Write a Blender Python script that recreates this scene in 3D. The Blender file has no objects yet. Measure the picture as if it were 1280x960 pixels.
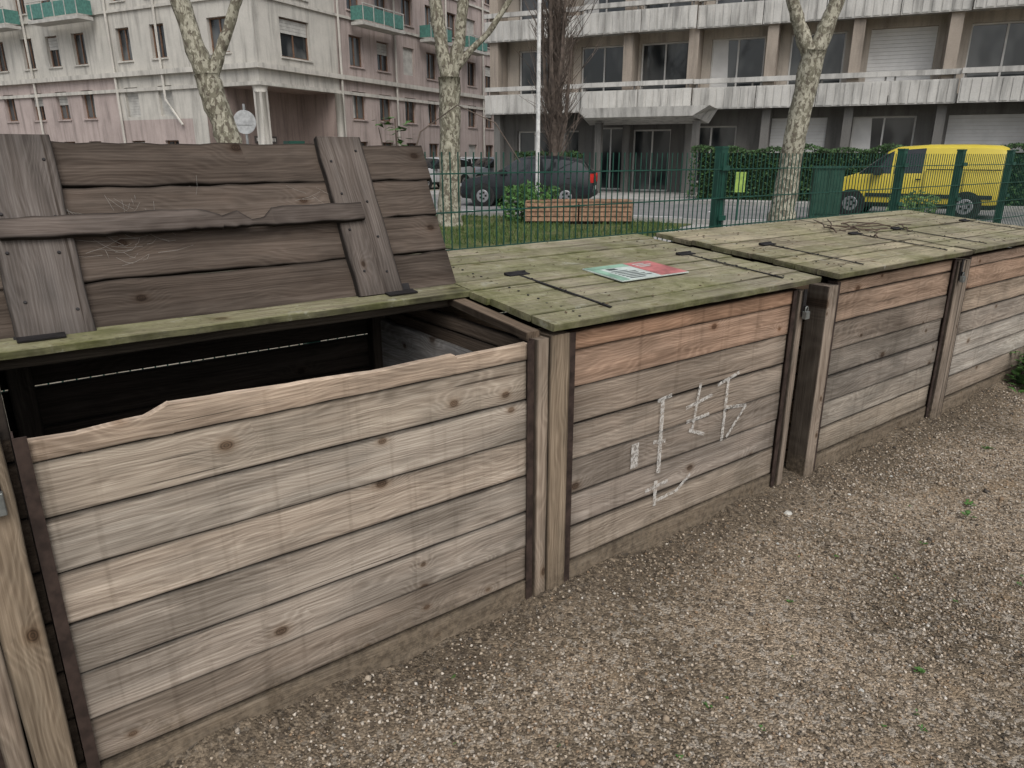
import bpy, math, random
import numpy as np
from mathutils import Vector, Matrix
random.seed(7); np.random.seed(7)
scene=bpy.context.scene
H=1.55
PHI=math.radians(37.0)
CP,SP=math.cos(PHI),math.sin(PHI)
def RW(s,n,z=0.0): return Vector((s*CP-n*SP, s*SP+n*CP, z))

# ------------------------------------------------------------ node helper
class NT:
    def __init__(self,name,rough=0.8,spec=0.3):
        self.mat=bpy.data.materials.new(name); self.mat.use_nodes=True
        self.nt=self.mat.node_tree; self.nt.nodes.clear()
        self.out=self.nt.nodes.new('ShaderNodeOutputMaterial')
        self.b=self.nt.nodes.new('ShaderNodeBsdfPrincipled')
        self.nt.links.new(self.b.outputs[0],self.out.inputs[0])
        self.b.inputs['Roughness'].default_value=rough
        self.b.inputs['Specular IOR Level'].default_value=spec
    def put(self,sock,v):
        if isinstance(v,bpy.types.NodeSocket): self.nt.links.new(v,sock)
        else:
            if sock.type=='RGBA' and len(v)==3: v=(*v,1)
            sock.default_value=v
    def add(self,t,inp=None,**at):
        n=self.nt.nodes.new(t)
        for k,v in at.items(): setattr(n,k,v)
        for k,v in (inp or {}).items(): self.put(n.inputs[k],v)
        return n
    def math(self,op,a,b=0.0,c=None,clamp=False):
        n=self.add('ShaderNodeMath',{0:a,1:b},operation=op); n.use_clamp=clamp
        if c is not None: self.put(n.inputs[2],c)
        return n.outputs[0]
    def mix(self,f,a,b,mode='MIX'):
        n=self.nt.nodes.new('ShaderNodeMixRGB'); n.blend_type=mode
        self.put(n.inputs[0],f); self.put(n.inputs[1],a); self.put(n.inputs[2],b)
        return n.outputs[0]
    def rng(self,v,a,b,c=0.0,d=1.0,smooth=True):
        n=self.add('ShaderNodeMapRange',{0:v,1:a,2:b,3:c,4:d})
        if smooth: n.interpolation_type='SMOOTHSTEP'
        return n.outputs[0]
    def vscale(self,v,s):
        return self.add('ShaderNodeVectorMath',{0:v,1:s},operation='MULTIPLY').outputs[0]
    def noise(self,v,scale=5,detail=4,rough=0.55,dim='3D',dist=0.0):
        n=self.add('ShaderNodeTexNoise',{'Vector':v,'Scale':scale,'Detail':detail,'Roughness':rough,'Distortion':dist})
        return n.outputs['Fac']
    def grey(self,f): return self.add('ShaderNodeCombineXYZ',{0:f,1:f,2:f}).outputs[0]
    def pos(self): return self.add('ShaderNodeNewGeometry').outputs['Position']
    def attr(self,name): return self.add('ShaderNodeAttribute',attribute_name=name)
    def color(self,c): self.put(self.b.inputs['Base Color'],c)
    def bump(self,h,strength=0.4,dist=0.003):
        n=self.add('ShaderNodeBump',{'Height':h,'Strength':strength,'Distance':dist})
        self.nt.links.new(n.outputs[0],self.b.inputs['Normal'])

def simple(name,col,rough=0.7,metal=0.0,var=0.25,scale=8,spec=0.3,bump=0.0):
    m=NT(name,rough,spec)
    m.b.inputs['Metallic'].default_value=metal
    n=m.noise(m.pos(),scale,3,0.6)
    f=m.rng(n,0.3,0.7,1-var,1+var*0.6)
    m.color(m.mix(1.0,col,m.grey(f),'MULTIPLY'))
    if bump: m.bump(n,0.5,bump)
    return m.mat

def wood(name,moss=0.0,grainamt=1.0,dirt=True):
    m=NT(name,0.9,0.15)
    wc=m.attr('wc').outputs['Vector']; tint=m.attr('tint').outputs['Color']
    sp=m.add('ShaderNodeSeparateXYZ',{0:wc}); x,y,z=sp.outputs
    kv=m.add('ShaderNodeCombineXYZ',{0:m.math('MULTIPLY',x,4.6),1:m.math('MULTIPLY',z,6.5),2:0.0}).outputs[0]
    vo=m.add('ShaderNodeTexVoronoi',{'Vector':kv,'Scale':1.0},voronoi_dimensions='2D')
    r=m.add('ShaderNodeSeparateColor',{0:vo.outputs['Color']})
    dist=m.math('DIVIDE',vo.outputs['Distance'],m.rng(r.outputs[1],0,1,0.45,1.25,False))
    mask=m.math('GREATER_THAN',r.outputs[0],0.74)
    infl=m.math('MULTIPLY',m.rng(dist,0.0,0.45,1.0,0.0),mask)
    warp=m.noise(m.vscale(wc,(0.9,1.0,3.5)),1.6,3,0.5)
    zz=m.math('ADD',z,m.math('ADD',m.math('MULTIPLY',infl,0.04),m.math('MULTIPLY',warp,0.26)))
    ring=m.math('SINE',m.math('MULTIPLY',zz,460.0))
    ring=m.math('POWER',m.math('ADD',m.math('MULTIPLY',ring,0.5),0.5),1.6)
    streak=m.noise(m.vscale(wc,(3.0,90.0,170.0)),1.0,3,0.7)
    streak2=m.noise(m.vscale(wc,(1.3,20.0,38.0)),1.0,3,0.6)
    stain=m.noise(m.vscale(wc,(2.2,4,7.0)),1.0,4,0.65)
    g=m.math('ADD',m.math('MULTIPLY',ring,0.24*grainamt),m.math('MULTIPLY',m.rng(streak,0.3,0.7),0.36))
    g=m.math('ADD',g,m.math('MULTIPLY',m.rng(streak2,0.3,0.7),0.38))
    g=m.math('ADD',g,0.52)
    g=m.math('MULTIPLY',g,m.rng(stain,0.28,0.68,0.66,1.12))
    gc=m.add('ShaderNodeCombineXYZ',{0:g,1:m.math('POWER',g,1.08),2:m.math('POWER',g,1.14)}).outputs[0]
    c=m.mix(1.0,tint,gc,'MULTIPLY')
    wp=m.rng(stain,0.40,0.60)
    c=m.mix(m.math('MULTIPLY',wp,0.2),c,m.mix(1.0,c,(1.10,0.92,0.80),'MULTIPLY'))
    kr=m.math('MULTIPLY',m.rng(dist,0.05,0.10,1.0,0.0),mask)
    kr2=m.math('MULTIPLY',m.rng(dist,0.08,0.19,0.55,0.0),mask)
    c=m.mix(m.math('MULTIPLY',kr2,0.8),c,m.mix(1.0,c,(0.62,0.52,0.43),'MULTIPLY'))
    kc=m.rng(m.math('SINE',m.math('MULTIPLY',dist,210)),-1,1,0.5,1.1)
    kc=m.math('MULTIPLY',kc,m.rng(streak2,.3,.7,.6,1.2))
    kcol=m.mix(1.0,c,(0.50,0.40,0.33),'MULTIPLY')
    c=m.mix(m.math('MULTIPLY',kr,0.85),c,m.mix(1.0,kcol,m.grey(kc),'MULTIPLY'))
    cr=m.noise(m.vscale(wc,(1.1,6.0,55.0)),1.0,2,0.4)
    crm=m.rng(cr,0.255,0.285,1.0,0.0)
    c=m.mix(m.math('MULTIPLY',crm,0.75),c,(0.03,0.022,0.016))
    p=m.pos()
    if moss>0:
        n1=m.noise(p,2.6,6,0.7)
        mm=m.math('ADD',m.rng(n1,0.54-0.24*moss,0.68,0,0.78),m.math('MULTIPLY',m.math('SUBTRACT',streak2,0.5),1.0),clamp=True)
        nm=m.noise(p,14,4,.65)
        mc=m.mix(m.rng(nm,.35,.65),(0.10,0.108,0.032),(0.225,0.222,0.115))
        c=m.mix(m.math('MULTIPLY',mm,min(1,moss)*.92),c,mc)
        c=m.mix(m.rng(nm,0.60,0.70,0,0.42),c,(0.32,0.32,0.265))
        c=m.mix(m.rng(stain,0.36,0.25,0,0.6),c,(0.05,0.047,0.033))
        sk=m.noise(p,55,3,.6)
        c=m.mix(m.rng(sk,.58,.68,0,.5),c,(0.075,0.07,0.045))
    if dirt:
        z3=m.add('ShaderNodeSeparateXYZ',{0:p}).outputs[2]
        dn=m.noise(p,8,5,0.75)
        zd=m.math('ADD',z3,m.math('MULTIPLY',m.math('SUBTRACT',dn,0.5),-0.42))
        dcol=m.mix(m.rng(m.noise(p,45,4,.7),.35,.65),(0.05,0.038,0.026),(0.19,0.15,0.105))
        c=m.mix(m.rng(zd,0.02,0.22,0.9,0.0),c,m.mix(.75,c,dcol))
        vs=m.noise(m.vscale(p,(26,26,1.5)),1.0,3,0.6)
        c=m.mix(m.rng(vs,0.52,0.75,0,0.38),c,m.mix(1.0,c,(0.48,0.45,0.42),'MULTIPLY'))
    m.color(c)
    m.bump(m.math('ADD',streak,streak2),0.6,0.0035)
    return m.mat

# ------------------------------------------------------------ mesh builder
class MB:
    def __init__(self): self.v=[];self.f=[];self.wc=[];self.tint=[];self.mi=[]
    def quad(self,a,b,c,d,mi=0):
        i=len(self.v); self.v+= [tuple(a),tuple(b),tuple(c),tuple(d)]; self.f.append((i,i+1,i+2,i+3)); self.mi.append(mi)
    def tri(self,a,b,c,mi=0):
        i=len(self.v); self.v+= [tuple(a),tuple(b),tuple(c)]; self.f.append((i,i+1,i+2)); self.mi.append(mi)
    def box(self,x0,x1,y0,y1,z0,z1,mi=0):
        i=len(self.v)
        self.v+=[(x,y,z) for z in (z0,z1) for y in (y0,y1) for x in (x0,x1)]
        for f in ((0,2,3,1),(4,5,7,6),(0,1,5,4),(2,6,7,3),(0,4,6,2),(1,3,7,5)):
            self.f.append(tuple(i+k for k in f)); self.mi.append(mi)
    def obox(self,o,ex,ey,ez,mi=0):
        o=Vector(o);ex=Vector(ex);ey=Vector(ey);ez=Vector(ez); i=len(self.v)
        for c in (0,1):
            for b in (0,1):
                for a in (0,1): self.v.append(tuple(o+ex*a+ey*b+ez*c))
        for f in ((0,2,3,1),(4,5,7,6),(0,1,5,4),(2,6,7,3),(0,4,6,2),(1,3,7,5)):
            self.f.append(tuple(i+k for k in f)); self.mi.append(mi)
    def tube(self,pts,rads,sides=8,mi=0,wob=0.0,cap=True):
        n=len(pts); base=len(self.v); pts=[Vector(p) for p in pts]
        ref=Vector((0.31,0.95,0.1))
        for k in range(n):
            d=(pts[min(k+1,n-1)]-pts[max(k-1,0)])
            if d.length<1e-6: d=Vector((0,0,1))
            d.normalize()
            r=ref if abs(d.dot(ref.normalized()))<0.9 else Vector((1,0,0))
            a=d.cross(r).normalized(); b=d.cross(a)
            for j in range(sides):
                t=2*math.pi*j/sides; rr=rads[k]*(1+random.uniform(-wob,wob))
                self.v.append(tuple(pts[k]+a*math.cos(t)*rr+b*math.sin(t)*rr))
        for k in range(n-1):
            for j in range(sides):
                j2=(j+1)%sides
                self.f.append((base+k*sides+j,base+k*sides+j2,base+(k+1)*sides+j2,base+(k+1)*sides+j)); self.mi.append(mi)
        if cap:
            self.f.append(tuple(base+j for j in range(sides))); self.mi.append(mi)
            self.f.append(tuple(base+(n-1)*sides+j for j in range(sides-1,-1,-1))); self.mi.append(mi)
    def plank(self,o,L,W,T,ln,w,t,tint,nseg=10,top=None,jag=0.0015,endjag=0.0,ch=0.002,hik=0.3,ek=.45):
        o=Vector(o);L=Vector(L);W=Vector(W);T=Vector(T)
        off=Vector((random.uniform(0,60),random.uniform(0,60),random.uniform(0,60)))
        base=len(self.v)
        stations=[ln*k/nseg for k in range(nseg+1)]
        if top: stations=sorted(set(stations+[p[0] for p in top if 0<p[0]<ln]))
        ns=len(stations); K=12
        bow=random.uniform(-1,1)*0.002; e=min(.009,w*.2)
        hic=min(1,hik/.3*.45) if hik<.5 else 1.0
        for k,a in enumerate(stations):
            ww=w
            if top:
                for q in range(len(top)-1):
                    if top[q][0]<=a<=top[q+1][0]:
                        f=(a-top[q][0])/max(1e-6,top[q+1][0]-top[q][0]); ww=top[q][1]*(1-f)+top[q+1][1]*f; break
            j1=random.uniform(-jag,jag);j2=random.uniform(-jag,jag); th=bow*math.sin(math.pi*a/ln)
            lo=j1; hi=ww+j2
            ea=random.uniform(-endjag,endjag) if (k in (0,ns-1) and endjag) else 0
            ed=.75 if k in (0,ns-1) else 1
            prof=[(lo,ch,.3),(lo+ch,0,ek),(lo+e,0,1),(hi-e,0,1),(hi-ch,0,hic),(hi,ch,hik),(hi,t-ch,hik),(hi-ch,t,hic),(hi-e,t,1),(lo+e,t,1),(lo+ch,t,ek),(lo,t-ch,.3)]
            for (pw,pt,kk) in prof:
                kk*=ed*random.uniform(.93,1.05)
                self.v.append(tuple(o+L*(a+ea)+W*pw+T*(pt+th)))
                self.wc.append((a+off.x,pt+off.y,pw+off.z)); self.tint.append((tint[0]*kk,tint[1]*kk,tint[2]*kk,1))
        for k in range(ns-1):
            for j in range(K):
                j2=(j+1)%K
                self.f.append((base+k*K+j,base+k*K+j2,base+(k+1)*K+j2,base+(k+1)*K+j)); self.mi.append(0)
        self.f.append(tuple(base+j for j in range(K-1,-1,-1))); self.mi.append(0)
        self.f.append(tuple(base+(ns-1)*K+j for j in range(K))); self.mi.append(0)
    def obj(self,name,mats,parent=None,smooth=False):
        me=bpy.data.meshes.new(name); me.from_pydata(self.v,[],self.f)
        if not isinstance(mats,(list,tuple)): mats=[mats]
        for m in mats: me.materials.append(m)
        if len(mats)>1: me.polygons.foreach_set('material_index',self.mi)
        if self.wc and len(self.wc)==len(self.v):
            a=me.attributes.new('wc','FLOAT_VECTOR','POINT'); a.data.foreach_set('vector',np.array(self.wc,dtype=np.float32).ravel())
        if self.tint and len(self.tint)==len(self.v):
            a=me.attributes.new('tint','FLOAT_COLOR','POINT'); a.data.foreach_set('color',np.array(self.tint,dtype=np.float32).ravel())
        if smooth: me.polygons.foreach_set('use_smooth',[True]*len(me.polygons))
        me.update()
        o=bpy.data.objects.new(name,me); scene.collection.objects.link(o)
        if parent: o.parent=parent
        return o
def empty(name,loc=(0,0,0),rz=0.0):
    e=bpy.data.objects.new(name,None); e.location=loc; e.rotation_euler=(0,0,rz); e.empty_display_size=0.2
    scene.collection.objects.link(e); return e

# ------------------------------------------------------------ materials
WOOD=wood('weathered_wood'); LIDW=wood('mossy_wood',moss=1.0,dirt=False); DARKSHADEW=wood('dark_and_shaded_wood',grainamt=0.8,dirt=False)
LIDW2=wood('light_mossy_wood',moss=0.72,dirt=False)
RUST=simple('rusty_steel',(0.045,0.030,0.024),0.75,0.2,0.45,25,0.3,0.001)
BLACKM=simple('black_iron',(0.022,0.02,0.02),0.6,0.3,0.4,30)
STEEL=simple('padlock_steel',(0.20,0.21,0.20),0.5,0.6,0.3,30)
GREENP=simple('green_fence_paint',(0.010,0.058,0.040),0.45,0.0,0.2,10,0.4)
SOIL=simple('compost_soil',(0.02,0.014,0.01),0.95,0,0.5,30,0.1,0.02)

# ------------------------------------------------------------ bins
E=(1,0,0);UPV=(0,0,1)
def lighttint(z):
    return random.choice([(0.35,0.30,0.245),(0.33,0.28,0.23),(0.37,0.315,0.26),(0.31,0.27,0.22)])
def front_planks(mb,s0,s1,orig,tints,topz,toplist=None):
    zb=[0.134+0.1335*k for k in range(7)]
    for k in range(7):
        z0=zb[k]; z1=zb[k+1] if k<6 else topz
        top=None
        if k==6 and toplist: top=[(a,b-z0) for a,b in toplist]
        w=z1-z0-0.0035
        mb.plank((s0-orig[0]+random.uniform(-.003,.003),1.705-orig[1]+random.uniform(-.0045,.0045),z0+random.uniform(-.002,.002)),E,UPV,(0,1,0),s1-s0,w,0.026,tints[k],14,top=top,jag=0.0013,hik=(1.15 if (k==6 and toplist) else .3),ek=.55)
def padlock(parent,x,y,z,sc=1.0):
    mb=MB(); mb.box(x-.02*sc,x+.02*sc,y-.022,y-.002,z-.045*sc,z); 
    pts=[(x+.013*sc*math.cos(t),y-.012,z+.012*sc+.016*sc*math.sin(t)) for t in [math.pi*k/8 for k in range(9)]]
    pts=[(x+.013*sc,y-.012,z-.005)]+pts+[(x-.013*sc,y-.012,z-.005)]
    mb.tube(pts,[.0035]*len(pts),6); o=mb.obj('padlock',STEEL,parent)
    bv=o.modifiers.new('b','BEVEL'); bv.width=0.003
LN0,LZ0,LN1,LZ1=1.665,1.02,2.78,1.115
ln=math.hypot(LN1-LN0,LZ1-LZ0); LW=Vector((0,(LN1-LN0)/ln,(LZ1-LZ0)/ln)); LT=Vector((0,-LW.z,LW.y))
def make_bin(p0,p1,postL,postR,lid,tints,opened=False,toplist=None,lidmat=None,lidt=None):
    orig=(postL[0] if postL else p0,1.705)
    o=RW(orig[0],orig[1]); par=empty('compost_bin',o,PHI)
    sx=lambda s:s-orig[0]
    F=MB(); front_planks(F,p0,p1,orig,tints,1.0,toplist)
    F.plank((sx(p0)-.02,-0.004,-0.06),E,UPV,(0,1,0),p1-p0+.04,0.188,0.04,(0.20,0.165,0.125),14,jag=0.003)
    F.obj('front_planks',WOOD,par)
    P=MB()
    for po in (postL,postR):
        if not po: continue
        a,b=po; wd=b-a
        if wd>0.125:
            P.plank((sx(a),-.022,-.1),UPV,E,(0,1,0),1.095,wd*0.36,0.10,(0.25,0.205,0.16),8,endjag=.004)
            P.plank((sx(a)+wd*0.37,-.026,-.1),UPV,E,(0,1,0),1.105,wd*0.62,0.11,(0.225,0.18,0.13),8,endjag=.004)
        else: P.plank((sx(a),-.022,-.1),UPV,E,(0,1,0),1.09,wd,0.10,(0.225,0.187,0.15),8,endjag=.004)
    for a in (p0,p1-.07): P.plank((sx(a),2.66-1.705,-.1),UPV,E,(0,1,0),1.17,0.07,0.05,(0.06,0.05,0.04),6)
    P.obj('posts',WOOD,par)
    C=MB()
    for a in (p0-.018,p1-.008):
        x=sx(a); C.box(x,x+.026,-.014,-.010,.02,1.0-0.004*random.random()); C.box(x if a<p0 else x+.022,(x+.004) if a<p0 else x+.026,-.0095,.035,.05,1.0)
    C.obj('steel_channels',RUST,par)
    S=MB()
    for side,xx in (('l',p0-.045),('r',p1+.02)):
        for k in range(8):
            z0=0.0+0.1335*k; w=0.129
            if k==7: w=0.05
            S.plank((sx(xx),0.03,z0),(0,1,0),UPV,E,1.03,w,0.024,(0.17,0.125,0.085) if not opened else (0.08,0.062,0.047),8)  # open bin: darker tint paints the interior shade into the side boards
    S.obj('side_planks',DARKSHADEW if opened else WOOD,par)
    B=MB()
    for k in range(8):
        z0=0.137*k 
        B.plank((sx(p0)-.02,2.73-1.705,z0+(.006 if k==6 else 0)),E,UPV,(0,1,0),p1-p0+.04,0.137-(.007 if k==6 else .0025)-(.012 if k==7 else 0),0.025,(0.04,0.033,0.027),8,jag=.0008)  # near-black tint carries the shade inside the bin, painted into the boards
    B.obj('back_planks',DARKSHADEW,par)
    l0,l1=lid; X=Vector((sx(l0),LN0-1.705,LZ0))
    T=MB(); lt=lidt or (0.275,0.25,0.185)
    nf=5; wf=0.59/nf
    if opened: 
        fw=Vector((0,.27,.505)).normalized(); ft=Vector((0,-fw.z,fw.y))
        hp=Vector((sx(l0),2.245-1.705,1.088)); D=MB(); n4=4; w4=0.573/n4
        for k in range(n4):
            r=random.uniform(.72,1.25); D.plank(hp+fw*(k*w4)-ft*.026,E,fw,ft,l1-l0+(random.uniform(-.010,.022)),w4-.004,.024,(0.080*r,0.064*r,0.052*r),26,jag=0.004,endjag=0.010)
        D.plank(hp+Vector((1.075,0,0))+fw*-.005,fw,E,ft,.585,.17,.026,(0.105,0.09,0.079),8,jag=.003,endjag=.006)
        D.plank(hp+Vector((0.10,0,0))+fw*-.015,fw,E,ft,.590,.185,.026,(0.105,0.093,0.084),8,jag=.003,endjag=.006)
        D.plank(hp+Vector((0.12,0,0))+fw*.262+ft*.027,E,fw,ft,1.05,.066,.02,(0.11,0.092,0.08),26,top=[(0,.06),(.50,.066),(.57,.040),(.62,.052),(.66,.022),(.70,.03),(.73,.060),(1.05,.064)],jag=.003,endjag=.008)
        D.obj('open_lid_flap',DARKSHADEW,par)
        N=MB()
        for k in range(n4):
            for a in (.13,.25,1.11,1.21): 
                q=hp+Vector((a+random.uniform(-.01,.01),0,0))+fw*(k*w4+random.uniform(.04,.1))+ft*.026; N.tube([q,q+ft*.003],[.005,.004],6)
        N.obj('screws',BLACKM,par)
        G=MB(); 
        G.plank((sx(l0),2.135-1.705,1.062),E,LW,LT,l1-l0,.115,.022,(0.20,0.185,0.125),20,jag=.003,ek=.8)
        G.obj('hinge_rail',LIDW,par)
        G=MB(); G.plank((sx(l0),2.18-1.705,1.025),E,UPV,(0,1,0),l1-l0-.06,.036,.05,(0.06,0.05,0.038),8)
        G.obj('rail_beam',DARKSHADEW,par)
        K=MB()
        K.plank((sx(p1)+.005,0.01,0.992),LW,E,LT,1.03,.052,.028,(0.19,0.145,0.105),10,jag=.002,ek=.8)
        K.plank((sx(p1)-.03,0.12,0.30),(0,1,0),UPV,E,.9,.60,.018,(0.24,0.235,0.225),10,jag=.004)
        K.obj('divider_boards',WOOD,par)
        for a in (.10,1.17):
            K2=MB(); K2.obox(hp+Vector((a,-.062,-.0))+LT*.003,Vector((.11,0,0)),LW*.045,LT*.004); K2.obox(hp+Vector((a,-.004,0))+fw*.0+ft*.001,Vector((.11,0,0)),fw*.03,ft*.005); K2.tube([hp+Vector((a-.005,-.014,.004)),hp+Vector((a+.115,-.014,.004))],[.007,.007],8)
            K2.obj('hinge',BLACKM,par)
    else:
        for k in range(nf):
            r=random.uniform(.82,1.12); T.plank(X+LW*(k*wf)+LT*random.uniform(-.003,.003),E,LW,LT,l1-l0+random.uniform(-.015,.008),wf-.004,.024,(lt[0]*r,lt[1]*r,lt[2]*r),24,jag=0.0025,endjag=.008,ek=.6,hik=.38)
    for k in range(4):
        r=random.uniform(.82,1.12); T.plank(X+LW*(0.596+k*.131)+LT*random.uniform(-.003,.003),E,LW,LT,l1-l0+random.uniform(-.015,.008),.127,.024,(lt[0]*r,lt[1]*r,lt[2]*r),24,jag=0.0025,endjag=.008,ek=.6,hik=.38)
    T.obj('lid_planks',lidmat or LIDW,par)
    if not opened:
        U=MB()
        for a in (l0+.12,l1-.22):
            U.plank(Vector((sx(a),X.y,X.z))+LW*.07-LT*.027,LW,E,LT,.95,.08,.024,(.15,.12,.09),6)
        U.obj('lid_battens',WOOD,par)
        Hh=MB()
        for a in (l0+.30,l1-.21):
            q=Vector((sx(a),X.y,X.z))+LT*.0275
            Hh.obox(q+LW*.06,Vector((.012,0,0)),LW*.55,LT*.003)
            Hh.obox(q+Vector((-.045,0,0))+LW*.575,Vector((.10,0,0)),LW*.035,LT*.005)
            Hh.tube([q+Vector((-.045,0,0))+LW*.61+LT*.004,q+Vector((.055,0,0))+LW*.61+LT*.004],[.007,.007],8)
            for bb in (.1,.3,.5): Hh.tube([q+Vector((.006,0,0))+LW*bb,q+Vector((.006,0,0))+LW*bb+LT*.007],[.006,.004],6)
        for a in (l0+.15,l1-.17):
            for k in range(9):
                for d_ in (.035,.09):
                    q=Vector((sx(a)+random.uniform(-.012,.012),X.y,X.z))+LW*((k*wf if k<5 else .596+(k-5)*.131)+d_)+LT*.0255
                    Hh.tube([q,q+LT*.002],[.005,.005],6)
        Hh.obj('strap_hinges',BLACKM,par)
        HA=MB(); xx=sx(p1)+.05; HA.box(xx-.01,xx+.012,-.034,-.029,.88,1.0); HA.box(xx-.004,xx+.006,-.045,-.034,.91,.93); HA.obj('hasp',BLACKM,par)
        padlock(par,xx+.002,-.034,.905,.75)
    return par,orig
lt=lighttint
t1=[(0.25,0.21,0.17),(0.315,0.275,0.23),(0.295,0.258,0.215),(0.37,0.315,0.255),(0.335,0.295,0.245),(0.325,0.28,0.225),(0.37,0.295,0.225)]
make_bin(-1.36,-.165,None,(-.152,-.022),(-1.5,-.06),[lt(0) for _ in range(7)])
b1,o1=make_bin(.012,1.345,None,(1.367,1.505),(-.05,1.435),t1,opened=True,
  toplist=[(0,.982),(.10,.980),(.23,.987),(.245,.992),(.285,1.008),(.42,1.004),(.60,.997),(.80,.99),(1.0,.994),(1.06,.994),(1.07,.986),(1.333,.988)])
t2=[(0.275,0.235,0.19),(0.265,0.23,0.195),(0.245,0.21,0.175),(0.27,0.228,0.185),(0.25,0.207,0.165),(0.31,0.215,0.155),(0.33,0.21,0.14)]
b2,o2=make_bin(1.53,2.805,None,(2.83,2.875),(1.42,2.955),t2)
t3=[(0.255,0.22,0.175),(0.245,0.22,0.185),(0.20,0.178,0.152),(0.19,0.168,0.142),(0.20,0.168,0.137),(0.26,0.19,0.14),(0.31,0.225,0.165)]
make_bin(3.165,4.375,(3.06,3.145),(4.405,4.495),(3.11,4.522),t3,lidmat=LIDW2,lidt=(0.31,0.275,0.195))
t4=[(0.26,0.22,0.175),(0.34,0.315,0.275),(0.33,0.305,0.265),(0.28,0.245,0.205),(0.29,0.235,0.18),(0.30,0.21,0.15),(0.30,0.22,0.165)]
make_bin(4.575,5.86,(4.50,4.558),(5.885,5.975),(4.535,6.06),t4,lidmat=LIDW2,lidt=(0.30,0.27,0.195))
pp=empty('gate_latch',RW(-.062,1.68,.90),PHI)
padlock(pp,0,-.0,0.0,1.1)
lb=MB(); lb.box(-.02,.02,-.004,.003,-.01,.03); lb.obj('latch_plate',BLACKM,pp)

m=MB(); 
nx,ny=24,18
for i in range(nx+1):
    for j in range(ny+1):
        p=RW(.03+1.3*i/nx,1.74+.97*j/ny); m.v.append((p.x,p.y,.30+random.uniform(-.03,.05)+.1*math.sin(i*.3)*math.sin(j*.2)))
for i in range(nx):
    for j in range(ny):
        a=i*(ny+1)+j; m.f.append((a,a+ny+1,a+ny+2,a+1)); m.mi.append(0)
m.obj('compost_heap',SOIL)

sgp=empty('information_sign',RW(2.03,1.97,LZ0+(1.97-LN0)*LW.z/LW.y+.030),PHI)
WHT=simple('sign_white',(0.50,0.56,0.52),0.4,0,0.2,20,0.4); REDS=simple('sign_red',(0.42,0.14,0.135),0.4,0,0.4,12,0.4)
TEALS=simple('sign_green',(0.24,0.40,0.30),0.4,0,0.35,12,0.4); DK=simple('sign_ink',(0.05,0.06,0.06),0.5)
s_=MB(); w,hh=.40,.235
def sp(a,b,t): return Vector((a,0,0))+LW*b+LT*t
def sbox(mb,a0,a1,b0,b1,t0,t1,mi=0): mb.obox(sp(a0,b0,t0),(a1-a0,0,0),LW*(b1-b0),LT*(t1-t0),mi)
sbox(s_,0,w,0,hh,0,.004,0)
sbox(s_,.235,w-.004,.004,hh-.004,.0045,.0055,1)
sbox(s_,.004,.232,.19,hh-.004,.0045,.0055,2)
sbox(s_,.004,.05,.004,.185,.0045,.0055,2)
for k in range(6): sbox(s_,.07,.07+random.uniform(.08,.15),.02+k*.022,.028+k*.022,.0045,.005,3)
for k in range(3): sbox(s_,.26,.26+random.uniform(.05,.11),.15+k*.022,.159+k*.022,.006,.0065,0)
sbox(s_,.08,.13,.155,.18,.0045,.005,3)
s_.obj('panel',[WHT,REDS,TEALS,DK],sgp)

tw=MB()
def lidpt(s,n,dz=0): p=RW(s,n); return Vector((p.x,p.y,LZ0+(n-LN0)*LW.z/LW.y+.03+dz))
for k in range(11):
    s0=random.uniform(4.0,4.8); n0=random.uniform(2.0,2.5); a=random.uniform(-.6,.9); L=random.uniform(.15,.5)
    pts=[lidpt(s0+math.cos(a)*L*q/5+random.uniform(-.012,.012),n0+math.sin(a)*L*q/5+random.uniform(-.012,.012),random.uniform(0,.02)) for q in range(6)]
    tw.tube(pts,[.004]*5+[.002],5)
tw.obj('dry_twigs',simple('twig',(0.08,0.055,0.04)))

LEAF_DRY=simple('dry_leaf',(0.10,0.068,0.038),0.8,0,0.5,40)
dl=MB()
for k in range(320):
    s=random.choice([random.uniform(1.5,2.9),random.uniform(3.15,4.5),random.uniform(4.6,6.0)]); n=random.uniform(1.7,2.75)
    p=lidpt(s,n,-.002); r=random.uniform(.003,.010); a=random.uniform(0,6.28)
    u=Vector((math.cos(a),math.sin(a),.1))*r; v=Vector((-math.sin(a),math.cos(a),.2))*r*.6
    dl.quad(p-u,p-v,p+u,p+v+Vector((0,0,.002)))
dl.obj('fallen_leaves',LEAF_DRY)

cw=MB(); fw=Vector((0,.27,.505)).normalized(); ft=Vector((0,-fw.z,fw.y))
def flap(s,w,t): 
    q=Vector((s,2.245,1.088))+fw*w+ft*t; p=RW(q.x,q.y); return Vector((p.x,p.y,q.z))
for k in range(55):
    c=random.choice([(.28,.33),(.40,.24),(.98,.36),(.34,.27),(.45,.33)]); s=c[0]+random.gauss(0,.07); w=c[1]+random.gauss(0,.035)
    a=random.uniform(0,3.14); L=random.uniform(.03,.12)
    cw.tube([flap(s,w,.004),flap(s+math.cos(a)*L*.5,w+math.sin(a)*L*.3-.008,.012),flap(s+math.cos(a)*L,w+math.sin(a)*L*.6,.004)],[.0004]*3,3)
cw.obj('cobweb',simple('cobweb_silk',(0.28,0.265,0.24),0.9))

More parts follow.
